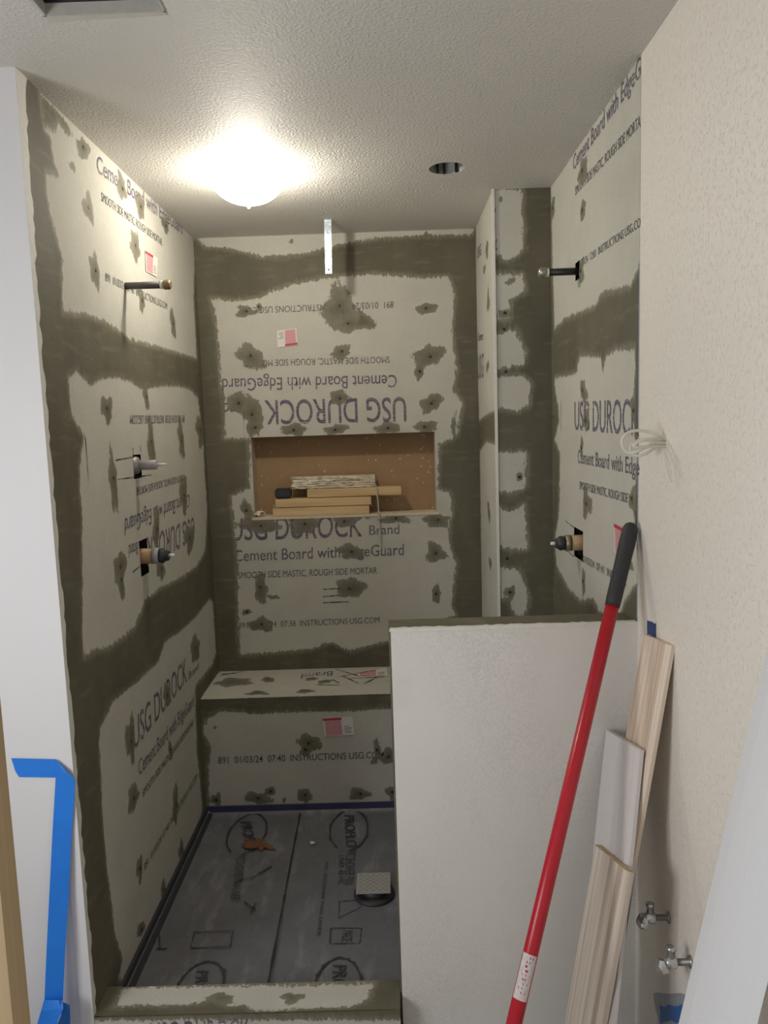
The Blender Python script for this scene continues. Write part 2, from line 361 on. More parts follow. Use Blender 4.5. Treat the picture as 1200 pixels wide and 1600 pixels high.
dabL = [(2.158,2.396,0.038,0.027),(2.073,2.323,0.017,0.010),(2.164,2.243,0.034,0.034),(2.547,2.227,0.047,0.042),(2.177,2.077,0.034,0.043),(2.454,2.386,0.037,0.037),(2.629,2.377,0.042,0.039),(2.916,2.388,0.044,0.024),(2.937,2.032,0.036,0.044),(2.575,2.058,0.027,0.037),(2.192,1.691,0.041,0.037),(2.554,1.741,0.027,0.038),(2.951,1.590,0.046,0.059),(2.576,1.586,0.035,0.078),(2.200,1.481,0.031,0.078),(2.939,1.378,0.046,0.069),(2.570,1.294,0.035,0.065),(2.207,1.228,0.042,0.045),(2.203,1.181,0.021,0.059),(2.983,1.196,0.067,0.050),(2.589,1.149,0.036,0.043),(3.261,1.622,0.068,0.060),(2.187,0.699,0.037,0.063),(2.174,0.522,0.043,0.039),(2.565,0.698,0.044,0.030),(2.967,0.748,0.068,0.045),(2.577,0.287,0.037,0.056),(2.560,0.499,0.022,0.034),(2.609,0.099,0.031,0.031),(2.183,0.286,0.027,0.037),(2.157,0.103,0.032,0.022),(2.384,0.081,0.026,0.036)]
wl = board('wall_left', 'L', YF, YB, ZP, CE, cleanL, dabL, smearL, HL)
T = text
T(wl, 'L', 'Cement Board with EdgeGuard', *[(2.248,2.366),(3.159,2.414),(2.257,2.415)], bold=.006)
T(wl, 'L', 'SMOOTH SIDE MASTIC, ROUGH SIDE MORTAR', *[(2.266,2.291),(2.857,2.300),(2.272,2.317)], INK2)
T(wl, 'L', '891  01/03/24  07:40  INSTRUCTIONS USG.COM', *[(2.251,2.063),(2.871,2.073),(2.256,2.087)], INK2)
T(wl, 'L', '891  01/03/24  07:38  INSTRUCTIONS USG.COM', *[(3.020,1.685),(2.384,1.677),(3.013,1.657)], INK2)
T(wl, 'L', 'SMOOTH SIDE MASTIC, ROUGH SIDE MORTAR', *[(2.966,1.454),(2.396,1.448),(2.960,1.429)], INK2)
T(wl, 'L', 'Cement Board with EdgeGuard', *[(3.023,1.370),(2.273,1.364),(3.012,1.319)], bold=.006)
T(wl, 'L', 'USG DUROCK', *[(3.070,1.271),(2.462,1.277),(3.048,1.178)], bold=.004)
T(wl, 'L', 'Brand', *[(2.373,1.278),(2.290,1.279),(2.365,1.238)])
T(wl, 'L', 'USG DUROCK', *[(2.207,0.657),(2.820,0.663),(2.215,0.748)], bold=.004)
T(wl, 'L', 'Brand', *[(2.847,0.658),(2.995,0.653),(2.854,0.687)])
T(wl, 'L', 'Cement Board with EdgeGuard', *[(2.235,0.560),(2.896,0.534),(2.239,0.608)], bold=.006)
T(wl, 'L', 'SMOOTH SIDE MASTIC, ROUGH SIDE MORTAR', *[(2.255,0.480),(2.869,0.465),(2.254,0.504)], INK2)
T(wl, 'L', '891  01/03/24  07:40  INSTRUCTIONS USG.COM', *[(2.225,0.252),(2.876,0.240),(2.224,0.276)], INK2)
q = [(2.229,1.543),(2.375,1.546),(2.238,1.486),(2.553,1.478),(2.387,1.576),(2.388,1.552),(2.462,1.580),(2.463,1.555),(2.307,1.191),(2.375,1.197),(2.020,1.614),(2.019,1.498),(2.575,2.058),(2.568,1.995)]
strokes(wl, 'L', [(q[0], q[1]), (q[2], q[3]), (q[4], q[5]), (q[6], q[7]), (q[8], q[9]), (q[10], q[11])], .003, DARK)
for h in HL: box('hole_cavity', (XL-.09, h[0]-.01, h[2]-.01), (XL-.0005, h[1]+.01, h[3]+.01), DARK, wl)
for o in [c for c in wl.children if c.name.startswith('hole_cavity')]:
    b = bmesh.new(); b.from_mesh(o.data); bmesh.ops.delete(b, geom=[f for f in b.faces if f.calc_center_median().x > XL-.01], context='FACES'); b.to_mesh(o.data); b.free()
# torn corner bead along the front edge
pts = []; z = 0.
while z < CE: pts.append((YF+.012+.012*random.random()+.022*max(0, (z-1.9)/.5), z)); z += .02
pts = [(YF-.002, 0)]+pts+[(YF+.055, CE), (YF-.002, CE)]
poly('trim_1', 'L', pts, BEADM, None, .0022, .0015)['kind'] = 'structure'
box('trim_2', (XL-.03, YF-.0025, .0), (XL+.0035, YF, CE), WHITE, kind='structure')

# back wall with niche
nq = [(-0.607,1.584),(0.199,1.586),(0.199,1.238),(-0.614,1.223)]
NX0, NX1 = (nq[0][0]+nq[3][0])/2, (nq[1][0]+nq[2][0])/2; NZ0, NZ1 = (nq[2][1]+nq[3][1])/2, (nq[0][1]+nq[1][1])/2; ND = .10
cleanB = [[(-0.809,2.446),(0.397,2.445),(0.380,2.417),(0.249,2.419),(0.140,2.420),(0.004,2.419),(-0.106,2.407),(-0.217,2.389),(-0.355,2.360),(-0.520,2.357),(-0.601,2.381),(-0.655,2.394),(-0.759,2.408)],
 [(-0.750,2.186),(-0.659,2.172),(-0.543,2.179),(-0.472,2.209),(-0.402,2.230),(-0.285,2.251),(-0.167,2.260),(-0.034,2.264),(0.149,2.242),(0.276,2.243),(0.296,2.175),(0.282,2.016),(0.300,1.857),(0.282,1.767),(0.322,1.697),(0.294,1.569),(0.294,1.678),(0.270,1.601),(0.280,1.556),(0.212,1.530),(0.207,1.329),(0.258,1.313),(0.268,1.256),(0.247,1.113),(0.258,1.055),(0.279,0.996),(0.252,0.798),(0.274,0.761),(0.064,0.694),(-0.030,0.652),(-0.124,0.631),(-0.206,0.609),(-0.286,0.651),(-0.330,0.643),(-0.368,0.626),(-0.550,0.614),(-0.708,0.606),(-0.708,0.720),(-0.697,1.026),(-0.703,1.223),(-0.709,1.327),(-0.624,1.364),(-0.613,1.584),(-0.723,1.588),(-0.713,1.755),(-0.726,1.822),(-0.727,2.006),(-0.732,2.117)]]
dabB = [(-0.604,2.127,0.039,0.022),(-0.199,2.132,0.066,0.081),(-0.160,2.063,0.061,0.038),(0.179,2.114,0.041,0.022),(-0.592,1.933,0.059,0.044),(-0.198,1.942,0.044,0.025),(0.182,1.913,0.056,0.047),(0.139,1.849,0.019,0.033),(-0.214,1.747,0.039,0.030),(0.188,1.712,0.039,0.039),(-0.658,1.739,0.048,0.039),(-0.596,1.693,0.039,0.067),(-0.591,1.628,0.028,0.039),(-0.419,1.615,0.051,0.025),(-0.231,1.609,0.045,0.022),(-0.003,1.607,0.056,0.022),(0.160,1.607,0.045,0.025),(-0.590,1.197,0.080,0.035),(-0.390,1.191,0.057,0.043),(-0.207,1.202,0.051,0.023),(0.016,1.207,0.057,0.023),(0.198,1.192,0.057,0.029),(-0.644,1.267,0.023,0.040),(-0.189,1.063,0.057,0.029),(0.189,1.045,0.040,0.041),(-0.195,0.900,0.052,0.050),(-0.599,0.906,0.029,0.059),(-0.549,0.866,0.026,0.009),(-0.668,0.802,0.020,0.012),(-0.608,0.741,0.052,0.030),(0.190,0.858,0.020,0.035),(-0.545,2.144,0.014,0.013),(-0.394,2.411,0.008,0.008),(-0.189,2.386,0.011,0.011),(0.189,2.418,0.011,0.011)]
wb = board('wall_back', 'B', XL, XR, ZP, CE, cleanB, dabB, [[(-0.116,2.130),(-0.036,2.059),(-0.053,2.035),(-0.142,2.044)]], [(NX0, NX1, NZ0, NZ1)])
T(wb, 'B', '891  01/03/24  07:39  INSTRUCTIONS USG.COM', *[(0.036,2.149),(-0.625,2.144),(0.035,2.122)], INK2)
T(wb, 'B', 'SMOOTH SIDE MASTIC, ROUGH SIDE MORTAR', *[(0.012,1.916),(-0.620,1.920),(0.012,1.889)], INK2)
T(wb, 'B', 'Cement Board with EdgeGuard', *[(0.041,1.836),(-0.722,1.844),(0.039,1.783)], bold=.006)
T(wb, 'B', 'USG DUROCK', *[(0.077,1.738),(-0.543,1.744),(0.077,1.635)], bold=.008)
T(wb, 'B', 'Brand', *[(-0.574,1.742),(-0.726,1.739),(-0.577,1.684)])
T(wb, 'B', 'USG DUROCK', *[(-0.726,1.129),(-0.135,1.131),(-0.720,1.227)], bold=.008)
T(wb, 'B', '\u00ae', *[(-0.118,1.205),(-0.098,1.204),(-0.118,1.222)])
T(wb, 'B', 'Brand', *[(-0.103,1.135),(0.031,1.137),(-0.102,1.179)], bold=.003)
T(wb, 'B', 'Cement Board with EdgeGuard', *[(-0.713,1.035),(0.048,1.041),(-0.711,1.085)], bold=.006)
T(wb, 'B', 'SMOOTH SIDE MASTIC, ROUGH SIDE MORTAR', *[(-0.701,0.956),(-0.075,0.960),(-0.699,0.985)], INK2)
T(wb, 'B', '891  01/03/24  07:38  INSTRUCTIONS\u00b7USG.COM', *[(-0.710,0.726),(-0.071,0.733),(-0.709,0.753)], INK2)
q = [(-0.319,0.895),(-0.239,0.898),(-0.321,0.862),(-0.246,0.866),(-0.322,0.833),(-0.206,0.835),(-0.641,1.585),(-0.626,1.819)]
strokes(wb, 'B', [(q[0], q[1]), (q[2], q[3]), (q[4], q[5])], .006, INK2, name='small_print')
strokes(wb, 'B', [(q[6], q[7])], .0015, INK2)
nb = box('wall_niche', (NX0-.02, YB+ND, NZ0-.02), (NX1+.02, YB+ND+.012, NZ1+.02), HB, kind='structure')
RAW = plain('raw_edge_board', (.52, .43, .33), .8, var=.15)
box('side_panel', (NX0-.012, YB+.0015, NZ0), (NX0, YB+ND, NZ1), RAW, nb); box('side_panel', (NX1, YB+.0015, NZ0), (NX1+.012, YB+ND, NZ1), RAW, nb)
box('head_panel', (NX0-.012, YB+.0015, NZ1), (NX1+.012, YB+ND, NZ1+.012), HB, nb); box('sill_panel', (NX0-.012, YB-.003, NZ0-.012), (NX1+.012, YB+ND, NZ0), plain('pale_sill', (.66, .56, .42), .8, var=.15), nb)

# boxed-out corner column
wc = board('wall_column', 'K', XC, XR, ZP, CE, [[(0.397,2.440),(0.495,2.437),(0.496,2.340),(0.499,2.230),(0.455,2.195),(0.426,2.201),(0.403,2.224)], [(0.397,2.144),(0.491,2.141),(0.505,2.089),(0.447,2.054),(0.446,1.991),(0.397,1.986)], [(0.394,1.934),(0.466,1.947),(0.502,1.868),(0.495,1.825),(0.394,1.810)],
   [(0.392,1.778),(0.480,1.786),(0.520,1.760),(0.514,1.681),(0.479,1.659),(0.390,1.671)], [(0.392,1.509),(0.501,1.501),(0.497,1.375),(0.452,1.358),(0.392,1.364)], [(0.391,1.307),(0.436,1.279),(0.492,1.309),(0.502,1.146),(0.449,1.141),(0.394,1.164)], [(0.395,1.074),(0.472,1.062),(0.507,0.948),(0.484,0.887),(0.453,0.890),(0.432,0.965),(0.396,0.951)]],
   [(0.429,1.951,0.014,0.014),(0.430,2.008,0.019,0.016),(0.422,2.409,0.007,0.009),(0.452,2.120,0.014,0.011),(0.432,1.802,0.016,0.014),(0.478,1.414,0.012,0.014),(0.427,1.110,0.022,0.024),(0.437,0.980,0.019,0.020)], kind='structure')
ws = board('wall_column_side', 'S', YC, YB, ZP, CE, [[(3.303,2.445),(2.741,2.440),(2.793,1.664),(3.029,1.654),(3.311,1.630),(3.355,2.116)], [(3.308,1.494),(3.083,1.541),(2.774,1.533),(2.812,0.841),(3.328,0.701)]],
   [(2.970,2.271,0.036,0.032),(2.957,2.079,0.036,0.038),(3.006,1.835,0.038,0.020),(3.039,1.258,0.039,0.037),(3.055,2.217,0.038,0.014),(3.025,1.050,0.039,0.022)], kind='structure', screws=False)
T(ws, 'S', 'USG', *[(3.331,1.807),(3.131,1.800),(3.317,1.905)]); T(ws, 'S', 'Cement', *[(3.307,1.966),(3.132,1.952),(3.302,2.000)], INK2); T(ws, 'S', 'USG', *[(3.279,2.301),(3.147,2.291),(3.272,2.344)], INK2)
box('trim_3', (XC-.004, YC-.006, ZP), (XC+.006, YC+.002, CE), BEADM, kind='structure')

# right shower wall
vr = [(2.476,1.267),(2.361,1.170)]; pr_ = [(2.448,2.105),(2.393,2.051)]
HR = [rect(vr), rect(pr_)]
cleanR = [[(2.796,2.441),(1.827,2.442),(1.818,2.021),(1.840,1.970),(1.896,1.942),(2.062,1.959),(2.160,1.969),(2.205,1.943),(2.402,1.951),(2.599,1.958),(2.747,1.945),(2.773,2.154)],
 [(2.752,1.768),(2.575,1.764),(2.436,1.763),(2.419,1.790),(2.387,1.814),(2.159,1.789),(2.140,1.743),(2.109,1.786),(2.026,1.797),(1.865,1.781),(1.859,1.731),(1.872,1.670),(1.866,1.576),(1.841,1.546),(1.854,1.437),(1.867,1.386),(1.837,1.311),(1.816,1.227),(1.874,1.190),(1.936,1.148),(1.968,1.102),(2.086,1.066),(2.157,1.060),(2.248,1.080),(2.394,1.040),(2.552,1.044),(2.740,1.087),(2.769,1.177),(2.704,1.262),(2.680,1.384),(2.677,1.507),(2.759,1.548),(2.685,1.610),(2.693,1.669),(2.743,1.724)]]
dabR = [(2.352,2.351,0.051,0.033),(2.353,2.241,0.037,0.022),(2.377,2.067,0.038,0.034),(2.766,2.361,0.031,0.034),(2.349,1.703,0.038,0.031),(2.319,1.617,0.037,0.033),(2.313,1.361,0.052,0.038),(2.354,1.108,0.024,0.033),(1.873,1.416,0.024,0.029),(1.867,1.638,0.024,0.031),(2.767,1.634,0.063,0.037),(2.374,1.530,0.023,0.024),(2.732,1.357,0.042,0.033),(1.880,1.246,0.020,0.010)]
wr = board('wall_right', 'R', YH, YC, ZP, CE, cleanR, dabR, (), HR)
T(wr, 'R', 'Cement Board with EdgeG', *[(2.469,2.390),(1.835,2.395),(2.468,2.434)], bold=.006)
T(wr, 'R', 'SMOOTH SIDE MASTIC, ROUGH SIDE MORTA', *[(2.445,2.309),(1.833,2.285),(2.445,2.335)], INK2)
T(wr, 'R', '03/24  12:01  INSTRUCTIONS USG.CO', *[(2.369,2.081),(1.828,2.061),(2.369,2.102)], INK2)
T(wr, 'R', 'USG DUROCK', *[(2.463,1.587),(1.828,1.575),(2.462,1.675)], bold=.004)
T(wr, 'R', 'Cement Board with Edge', *[(2.423,1.481),(1.826,1.480),(2.422,1.522)], bold=.006)
T(wr, 'R', 'SMOOTH SIDE MASTIC, ROUGH SIDE MOR', *[(2.399,1.399),(1.838,1.405),(2.399,1.423)], INK2)
T(wr, 'R', '01/03/24  07:41  INSTRUCT', *[(2.361,1.170),(1.915,1.185),(2.361,1.193)], INK2)
q = [(2.594,1.271),(2.476,1.265),(2.596,1.172),(2.478,1.166),(2.350,1.648),(2.348,1.803),(2.361,1.166),(2.354,1.054),(2.653,1.687),(2.655,1.583)]
strokes(wr, 'R', [(q[0], q[1]), (q[2], q[3]), (q[8], q[9])], .003, DARK)
for h in HR:
    o = box('hole_cavity', (XR+.0005, h[0]-.01, h[2]-.01), (XR+.09, h[1]+.01, h[3]+.01), DARK, wr)
    b = bmesh.new(); b.from_mesh(o.data); bmesh.ops.delete(b, geom=[f for f in b.faces if f.calc_center_median().x < XR+.01], context='FACES'); b.to_mesh(o.data); b.free()

# half wall
hw = box('wall_partition', (XH, YH, 0), (XR+.02, YH+TH, ZH-.006), DW, kind='structure')
mo = board('mortar_cap', 'CU', XH-.006, XR, YH+.012, YH+TH+.004, dz=ZH-ZC-.0055, parent=hw, step=.01)
bm = bmesh.new(); boxbm(bm, (XH-.005, YH+.010, ZP), (XH, YH+TH+.004, ZH-.002)); o = bmobj('mortar_end', bm, MB_, hw)
a = o.data.attributes.new('mortar', 'FLOAT', 'POINT'); a.data.foreach_set('value', [.05]*len(o.data.vertices))
pts = [(XH-.003, YH-.003)]; x = XH
while x < XR: pts.append((x, YH+.012+random.uniform(-.003, .006))); x += .012
pts = [(XH-.003, YH-.003), (XR, YH-.003), (XR, YH+.012)]+pts[:0:-1]
bm = bmesh.new(); polybm(bm, 'CU', pts, ZH-ZC-.007, .007); bmobj('joint_compound_bead', bm, BEADM, hw)

# shower pan floor
fs = bpy.data.meshes.new('floor_shower'); bm = bmesh.new(); bmesh.ops.create_grid(bm, x_segments=60, y_segments=60, size=.5)
for v in bm.verts:
    x = XL+(v.co.x+.5)*(XR-XL); y = YF+.05+(v.co.y+.5)*(YN-YF-.05); e = min(x-XL, YN-y)
    v.co = (x, y, ZP+.02*max(0, 1-e/.03)**2+.003*math.sin(x*9+y*4)*min(1, e*6))
fl = bmobj('floor_shower', bm, LIN, kind='structure', smooth=True)
bm = bmesh.new(); boxbm(bm, (XL, YN-.010, ZP), (XC, YN-.002, ZP+.036)); o = bmobj('liner_upturn', bm, NAVY, fl)
bm = bmesh.new(); boxbm(bm, (XL+.0, YF+TC, ZP), (XL+.010, YN-.010, ZP+.036)); boxbm(bm, (XL+.010, YF+TC, ZP+.0), (XL+.030, YN-.010, ZP+.012), .004); bmobj('liner_fold', bm, plain('dark_liner_edge', (.05, .05, .058), .45), fl)
q = [(-0.419,3.011),(-0.406,2.411),(-0.397,1.993),(-0.601,3.021),(-0.589,2.952),(-0.209,3.021),(-0.206,2.968)]
strokes(fl, 'FL', [(q[0], q[1]), (q[1], q[2])], .008, BLKP, .004, name='seam_line')
def ring(c, ex, ey, gap, wd, m=BLKP):
    bm = bmesh.new(); cx, cy = c; n = 48; pr = None
    for k in range(n+1):
        a = 2*math.pi*k/n+.4; w_ = wd*(.5+.9*random.random())
        if gap[0] < (k/n) < gap[1]: pr = None; continue
        q = [bm.verts.new(PM['FL'](cx+(ex+s*w_)*math.cos(a), cy+(ey+s*w_)*math.sin(a), .0045)) for s in (0, 1)]
        if pr: bm.faces.new((pr[0], q[0], q[1], pr[1]))
        pr = q
    bmobj('printed_ring', bm, m, fl)
LINK = plain('worn_black_print', (.045, .045, .05), .6, var=.3, scale=80)
for cpx, rx_, tx in ((([(-0.611,2.816),(-0.540,2.812),(-0.639,2.960)]), 0, [(-0.654,2.905),(-0.588,2.693),(-0.612,2.903)]), (([(-0.209,2.824),(-0.138,2.820),(-0.217,2.969)]), 0, [(-0.233,2.934),(-0.212,2.697),(-0.194,2.931)]),
                     (([(-0.592,1.995),(-0.531,1.992),(-0.616,2.091)]), 1, [(-0.619,2.057),(-0.587,1.884),(-0.585,2.056)]), (([(-0.196,1.981),(-0.132,1.979),(-0.203,2.093)]), 1, [(-0.216,2.067),(-0.206,1.883),(-0.177,2.065)])):
    c, e1, e2 = cpx; ring(c, abs(e1[0]-c[0]), abs(e2[1]-c[1]), (.62, .70) if not rx_ else (2, 2), .008, LINK)
    T(fl, 'FL', 'PROFLO', *tx, LINK, bold=.01, h=.0045)
for s_, a in (('PVC SHOWER PAN', [(-0.211,2.675),(-0.208,2.460),(-0.175,2.673)]), ('LINER 40 MIL', [(-0.235,2.642),(-0.228,2.461),(-0.216,2.641)]), ('PVC SHOWER PAN LINER', [(-0.620,2.668),(-0.588,2.391),(-0.588,2.667)]), ('PVC SHOWER PAN LINER', [(-0.284,2.603),(-0.276,2.198),(-0.273,2.602)])):
    T(fl, 'FL', s_, *a, LINK, h=.0045)
for a in ([(-0.235,2.233),(-0.137,2.229),(-0.140,2.158),(-0.233,2.161)], [(-0.670,2.231),(-0.547,2.233),(-0.540,2.158),(-0.662,2.157)], [(-0.217,2.368),(-0.149,2.372),(-0.145,2.332),(-0.212,2.282)]):
    strokes(fl, 'FL', [(a[0], a[1]), (a[1], a[2]), (a[2], a[3]), (a[3], a[0])], .004, LINK, .0045, name='printed_frame')
T(fl, 'FL', 'MADE', *[(-0.197,2.219),(-0.198,2.169),(-0.163,2.218)], LINK, h=.0045); 
q = [(-0.785,2.236),(-0.758,2.158),(-0.768,2.158),(-0.734,2.157),(-0.539,2.382),(-0.491,2.329),(-0.506,2.320),(-0.498,2.373),(-0.535,2.519),(-0.477,2.587),(-0.598,2.492),(-0.535,2.519)]
strokes(fl, 'FL', [(q[0], q[1]), (q[2], q[3]), (q[4], q[5]), (q[6], q[7]), (q[8], q[9]), (q[10], q[11])], .006, LINK, .0045, name='scuff_mark')

# ================================================================ FIXED JOINERY
be = empty('shower_bench', (0, (YN+YB)/2, ZP), 'cement board shower bench with mortared edges below the niche', 'bench')
box('bench_core', (XL+.004, YN+.012, ZP), (XC-.004, YB-.03, ZB-.010), plain('framing', (.45, .33, .2), .8), be)
st = board('seat', 'BT', XL, XC, YN-.001, YB, [[(-0.821,3.224),(-0.801,3.354),(-0.022,3.338),(0.323,3.352),(0.286,2.988),(-0.026,2.983),(-0.805,2.980)]], [(-0.713,3.181,0.074,0.050),(-0.565,3.202,0.026,0.034),(-0.584,3.036,0.043,0.023),(-0.373,3.194,0.023,0.025),(-0.311,3.155,0.025,0.025),(-0.384,3.043,0.032,0.023)], parent=be, screws=False, step=.007)
T(st, 'BT', 'Brand', *[(-0.287,3.290),(-0.423,3.266),(-0.286,3.228)])
q = [(-0.793,3.290),(-0.729,3.302),(-0.785,3.281),(-0.698,3.326),(-0.275,3.315),(-0.169,3.218),(-0.253,3.209),(-0.128,3.275),(-0.240,3.224),(-0.165,3.118),(-0.138,3.116),(-0.084,3.194),(-0.279,3.177),(-0.248,3.125),(-0.343,3.117),(-0.246,3.101),(-0.201,3.187),(-0.056,3.191)]
strokes(st, 'BT', [(q[i], q[i+1]) for i in range(0, 18, 2)], .006, STEEL, name='scratch')
fp = board('front_panel', 'N', XL, XC, ZP+.03, ZB, [[(-0.735,0.474),(-0.622,0.468),(-0.604,0.457),(-0.488,0.464),(-0.325,0.462),(-0.162,0.460),(-0.086,0.466),(0.205,0.463),(0.281,0.341),(0.276,0.052),(-0.033,0.056),(-0.796,0.061),(-0.791,0.234),(-0.773,0.316),(-0.787,0.347),(-0.803,0.394),(-0.787,0.440)]],
   [(-0.367,0.332,0.045,0.033),(-0.385,0.300,0.026,0.022),(-0.091,0.291,0.013,0.044),(-0.042,0.262,0.032,0.033),(-0.767,0.096,0.021,0.025),(-0.593,0.097,0.045,0.028),(-0.541,0.126,0.024,0.014),(-0.399,0.103,0.027,0.031),(-0.172,0.104,0.040,0.025),(-0.031,0.106,0.027,0.028),(-0.754,0.409,0.006,0.006),(-0.485,0.085,0.008,0.008)], [[(-0.130,0.242),(-0.076,0.282),(-0.063,0.268),(-0.117,0.225)]], parent=be, step=.007)
T(fp, 'N', '891  01/03/24  07:40  INSTRUCTIONS USG.COM', *[(-0.750,0.252),(-0.064,0.257),(-0.749,0.280)], INK2, bold=.006)
cu = empty('shower_curb', (-.4, YF+.05, 0), 'low shower curb capped with cement board and smeared mortar', 'curb')
box('curb_core', (XL+.004, YF+.012, 0), (XH-.008, YF+TC-.004, ZC-.006), plain('curb_framing', (.45, .33, .2), .8), cu)
board('curb_top', 'CU', XL, XH-.006, YF, YF+TC, [[(-0.766,1.882),(-0.371,1.874),(-0.091,1.872),(-0.105,1.820),(-0.146,1.795),(-0.204,1.794),(-0.298,1.791),(-0.391,1.787),(-0.424,1.812),(-0.467,1.809),(-0.516,1.833),(-0.572,1.815),(-0.651,1.815),(-0.708,1.819),(-0.763,1.812)]], [(-0.493,1.832,0.034,0.018),(-0.303,1.828,0.027,0.018),(-0.060,1.838,0.017,0.013)], parent=cu, screws=False, step=.006)
bm = bmesh.new(); boxbm(bm, (XL, YF+TC-.004, ZP-.01), (XH-.006, YF+TC, ZC)); o = bmobj('curb_back', bm, LIN, cu)
fr = board('curb_front', 'F', XL, XH-.006, 0, ZC, [[(-0.821,0.119),(0.005,0.097),(-0.000,-0.096),(-0.836,-0.074)]], (), parent=cu)
T(fr, 'F', 'USG DUROCK', *[(-0.669,0.032),(-0.411,0.039),(-0.664,0.108)])

# ================================================================ CEILING ITEMS
vt = empty('ceiling_vent', ((VX0+VX1)/2, (VY0+VY1)/2, CE), 'square dark metal duct opening in the ceiling without its grille', 'vent')
bm = bmesh.new(); boxbm(bm, (VX0, VY0, CE), (VX1, VY1, CE+.20))
bmesh.ops.delete(bm, geom=[f for f in bm.faces if f.calc_center_median().z < CE+.01], context='FACES')
bmobj('housing', bm, plain('dark_sheet_metal', (.10, .10, .12), .5, .3), vt)
bm = bmesh.new(); t_ = .012
for a, b in (((VX0, VY0), (VX0+.004, VY1)), ((VX1-.004, VY0), (VX1, VY1)), ((VX0, VY1-.004), (VX1, VY1)), ((VX0, VY0), (VX1, VY0+.004))): boxbm(bm, (*a, CE-.003), (*b, CE+.02))
bmobj('flange', bm, plain('torn_plaster_edge', (.52, .50, .45), .7, var=.15, scale=60), vt)
bm = bmesh.new(); boxbm(bm, (-.53, VY0, CE+.05), (-.505, VY1, CE+.08)); boxbm(bm, (VX0, VY1-.03, CE+.025), (VX1, VY1-.004, CE+.032))
bmobj('damper_bar', bm, plain('dull_metal_bar', (.07, .07, .08), .5, .4), vt)
poly('plaster_patch', 'CE', jag([(VX0, VY1+.026), (VX0, VY1), (VX1, VY1), (VX1, VY1+.014)], .002, 6), plain('patched_plaster', (.58, .55, .49), .8, var=.1), vt, .0002, .0012)

cn = empty('recessed_can', (CAN[0], CAN[1], CE), 'empty round recessed light housing cut into the ceiling right of the bulb', 'light housing')
bm = bmesh.new(); lathe(bm, ((0, CR), (.11, CR)), (CAN[0], CAN[1], CE), (0, 0, 1), 40)
bmesh.ops.delete(bm, geom=[f for f in bm.faces if abs(f.calc_center_median().z-CE) < .001], context='FACES')
bmobj('housing', bm, plain('grey_can_metal', (.42, .41, .39), .45, .3), cn)
bm = bmesh.new(); lathe(bm, ((-.0015, CR*1.10), (.0, CR*1.10)), (CAN[0], CAN[1], CE), (0, 0, 1), 40)
bm.free()
for k in (50, 120, 95): 
    a = math.radians(k); p = Vector((CAN[0]+CR*.9*math.cos(a), CAN[1]+CR*.9*math.sin(a), CE+.012)); box('spring_clip', p-Vector((.004, .004, .012)), p+Vector((.004, .004, .02)), DARK, cn)

LB = (-0.4287,2.5199,2.4400)
lt = empty('ceiling_lamp', (LB[0], LB[1], CE), 'glowing glass bowl lamp mounted flush on the shower ceiling', 'lamp')
lathe_obj('lampholder', ((0, .115), (.006, .115), (.010, .10), (.012, .03), (.045, .022)), (LB[0], LB[1], CE), (0, 0, -1), WHTP, lt, 40)
lathe_obj('bulb', ((.040, .014), (.046, .018), (.058, .027), (.070, .029), (.083, .026), (.091, .018), (.095, .006)), (LB[0], LB[1], CE), (0, 0, -1), emis('lit_bulb_glass', (1, .93, .80), BULB), lt)
def bowl():
    n = N('glowing_bowl_glass'); out = n.t.nodes['Material Output']; em = n.n('ShaderNodeEmission'); em.inputs[0].default_value = (1, .95, .86, 1); em.inputs[1].default_value = 8.0
    tr = n.n('ShaderNodeBsdfTransparent'); mx = n.n('ShaderNodeMixShader'); mx.inputs[0].default_value = .3; n.l(tr.outputs[0], mx.inputs[1]); n.l(em.outputs[0], mx.inputs[2]); n.l(mx.outputs[0], out.inputs['Surface']); return n.m
bm = bmesh.new(); lathe(bm, [(.002+.098*math.sin(k*math.pi/24), .124*math.cos(k*math.pi/24)**.9 if k < 12 else .006) for k in range(13)]+[(.103, .008), (.110, .006), (.114, .003)], (LB[0], LB[1], CE), (0, 0, -1), 40)
bmobj('glass_bowl', bm, bowl(), lt)
SB = (-0.2185,3.1145,2.4400); SE = (-0.2288,3.1050,2.2307)
bm = bmesh.new(); boxbm(bm, (SB[0]-.014, SB[1]-.0012, SE[2]), (SB[0]+.014, SB[1]+.0012, CE), 0)
bmesh.ops.subdivide_edges(bm, edges=[e for e in bm.edges if abs((e.verts[0].co-e.verts[1].co).z) > .05], cuts=10)
for v in bm.verts: v.co.y += .0025*math.sin(v.co.z*60); v.co.x += (CE-v.co.z)*-.02
strap = empty('metal_strap', SB, 'short galvanised steel strap hanging from the ceiling near the back wall', 'strap')
bmobj('strap_band', bm, GALV, strap); lathe_obj('nail_hole', ((0, .003), (.0006, .003)), (SB[0]-.004, SB[1]-.003, SE[2]+.015), (0, -1, 0), DARK, strap, 10)

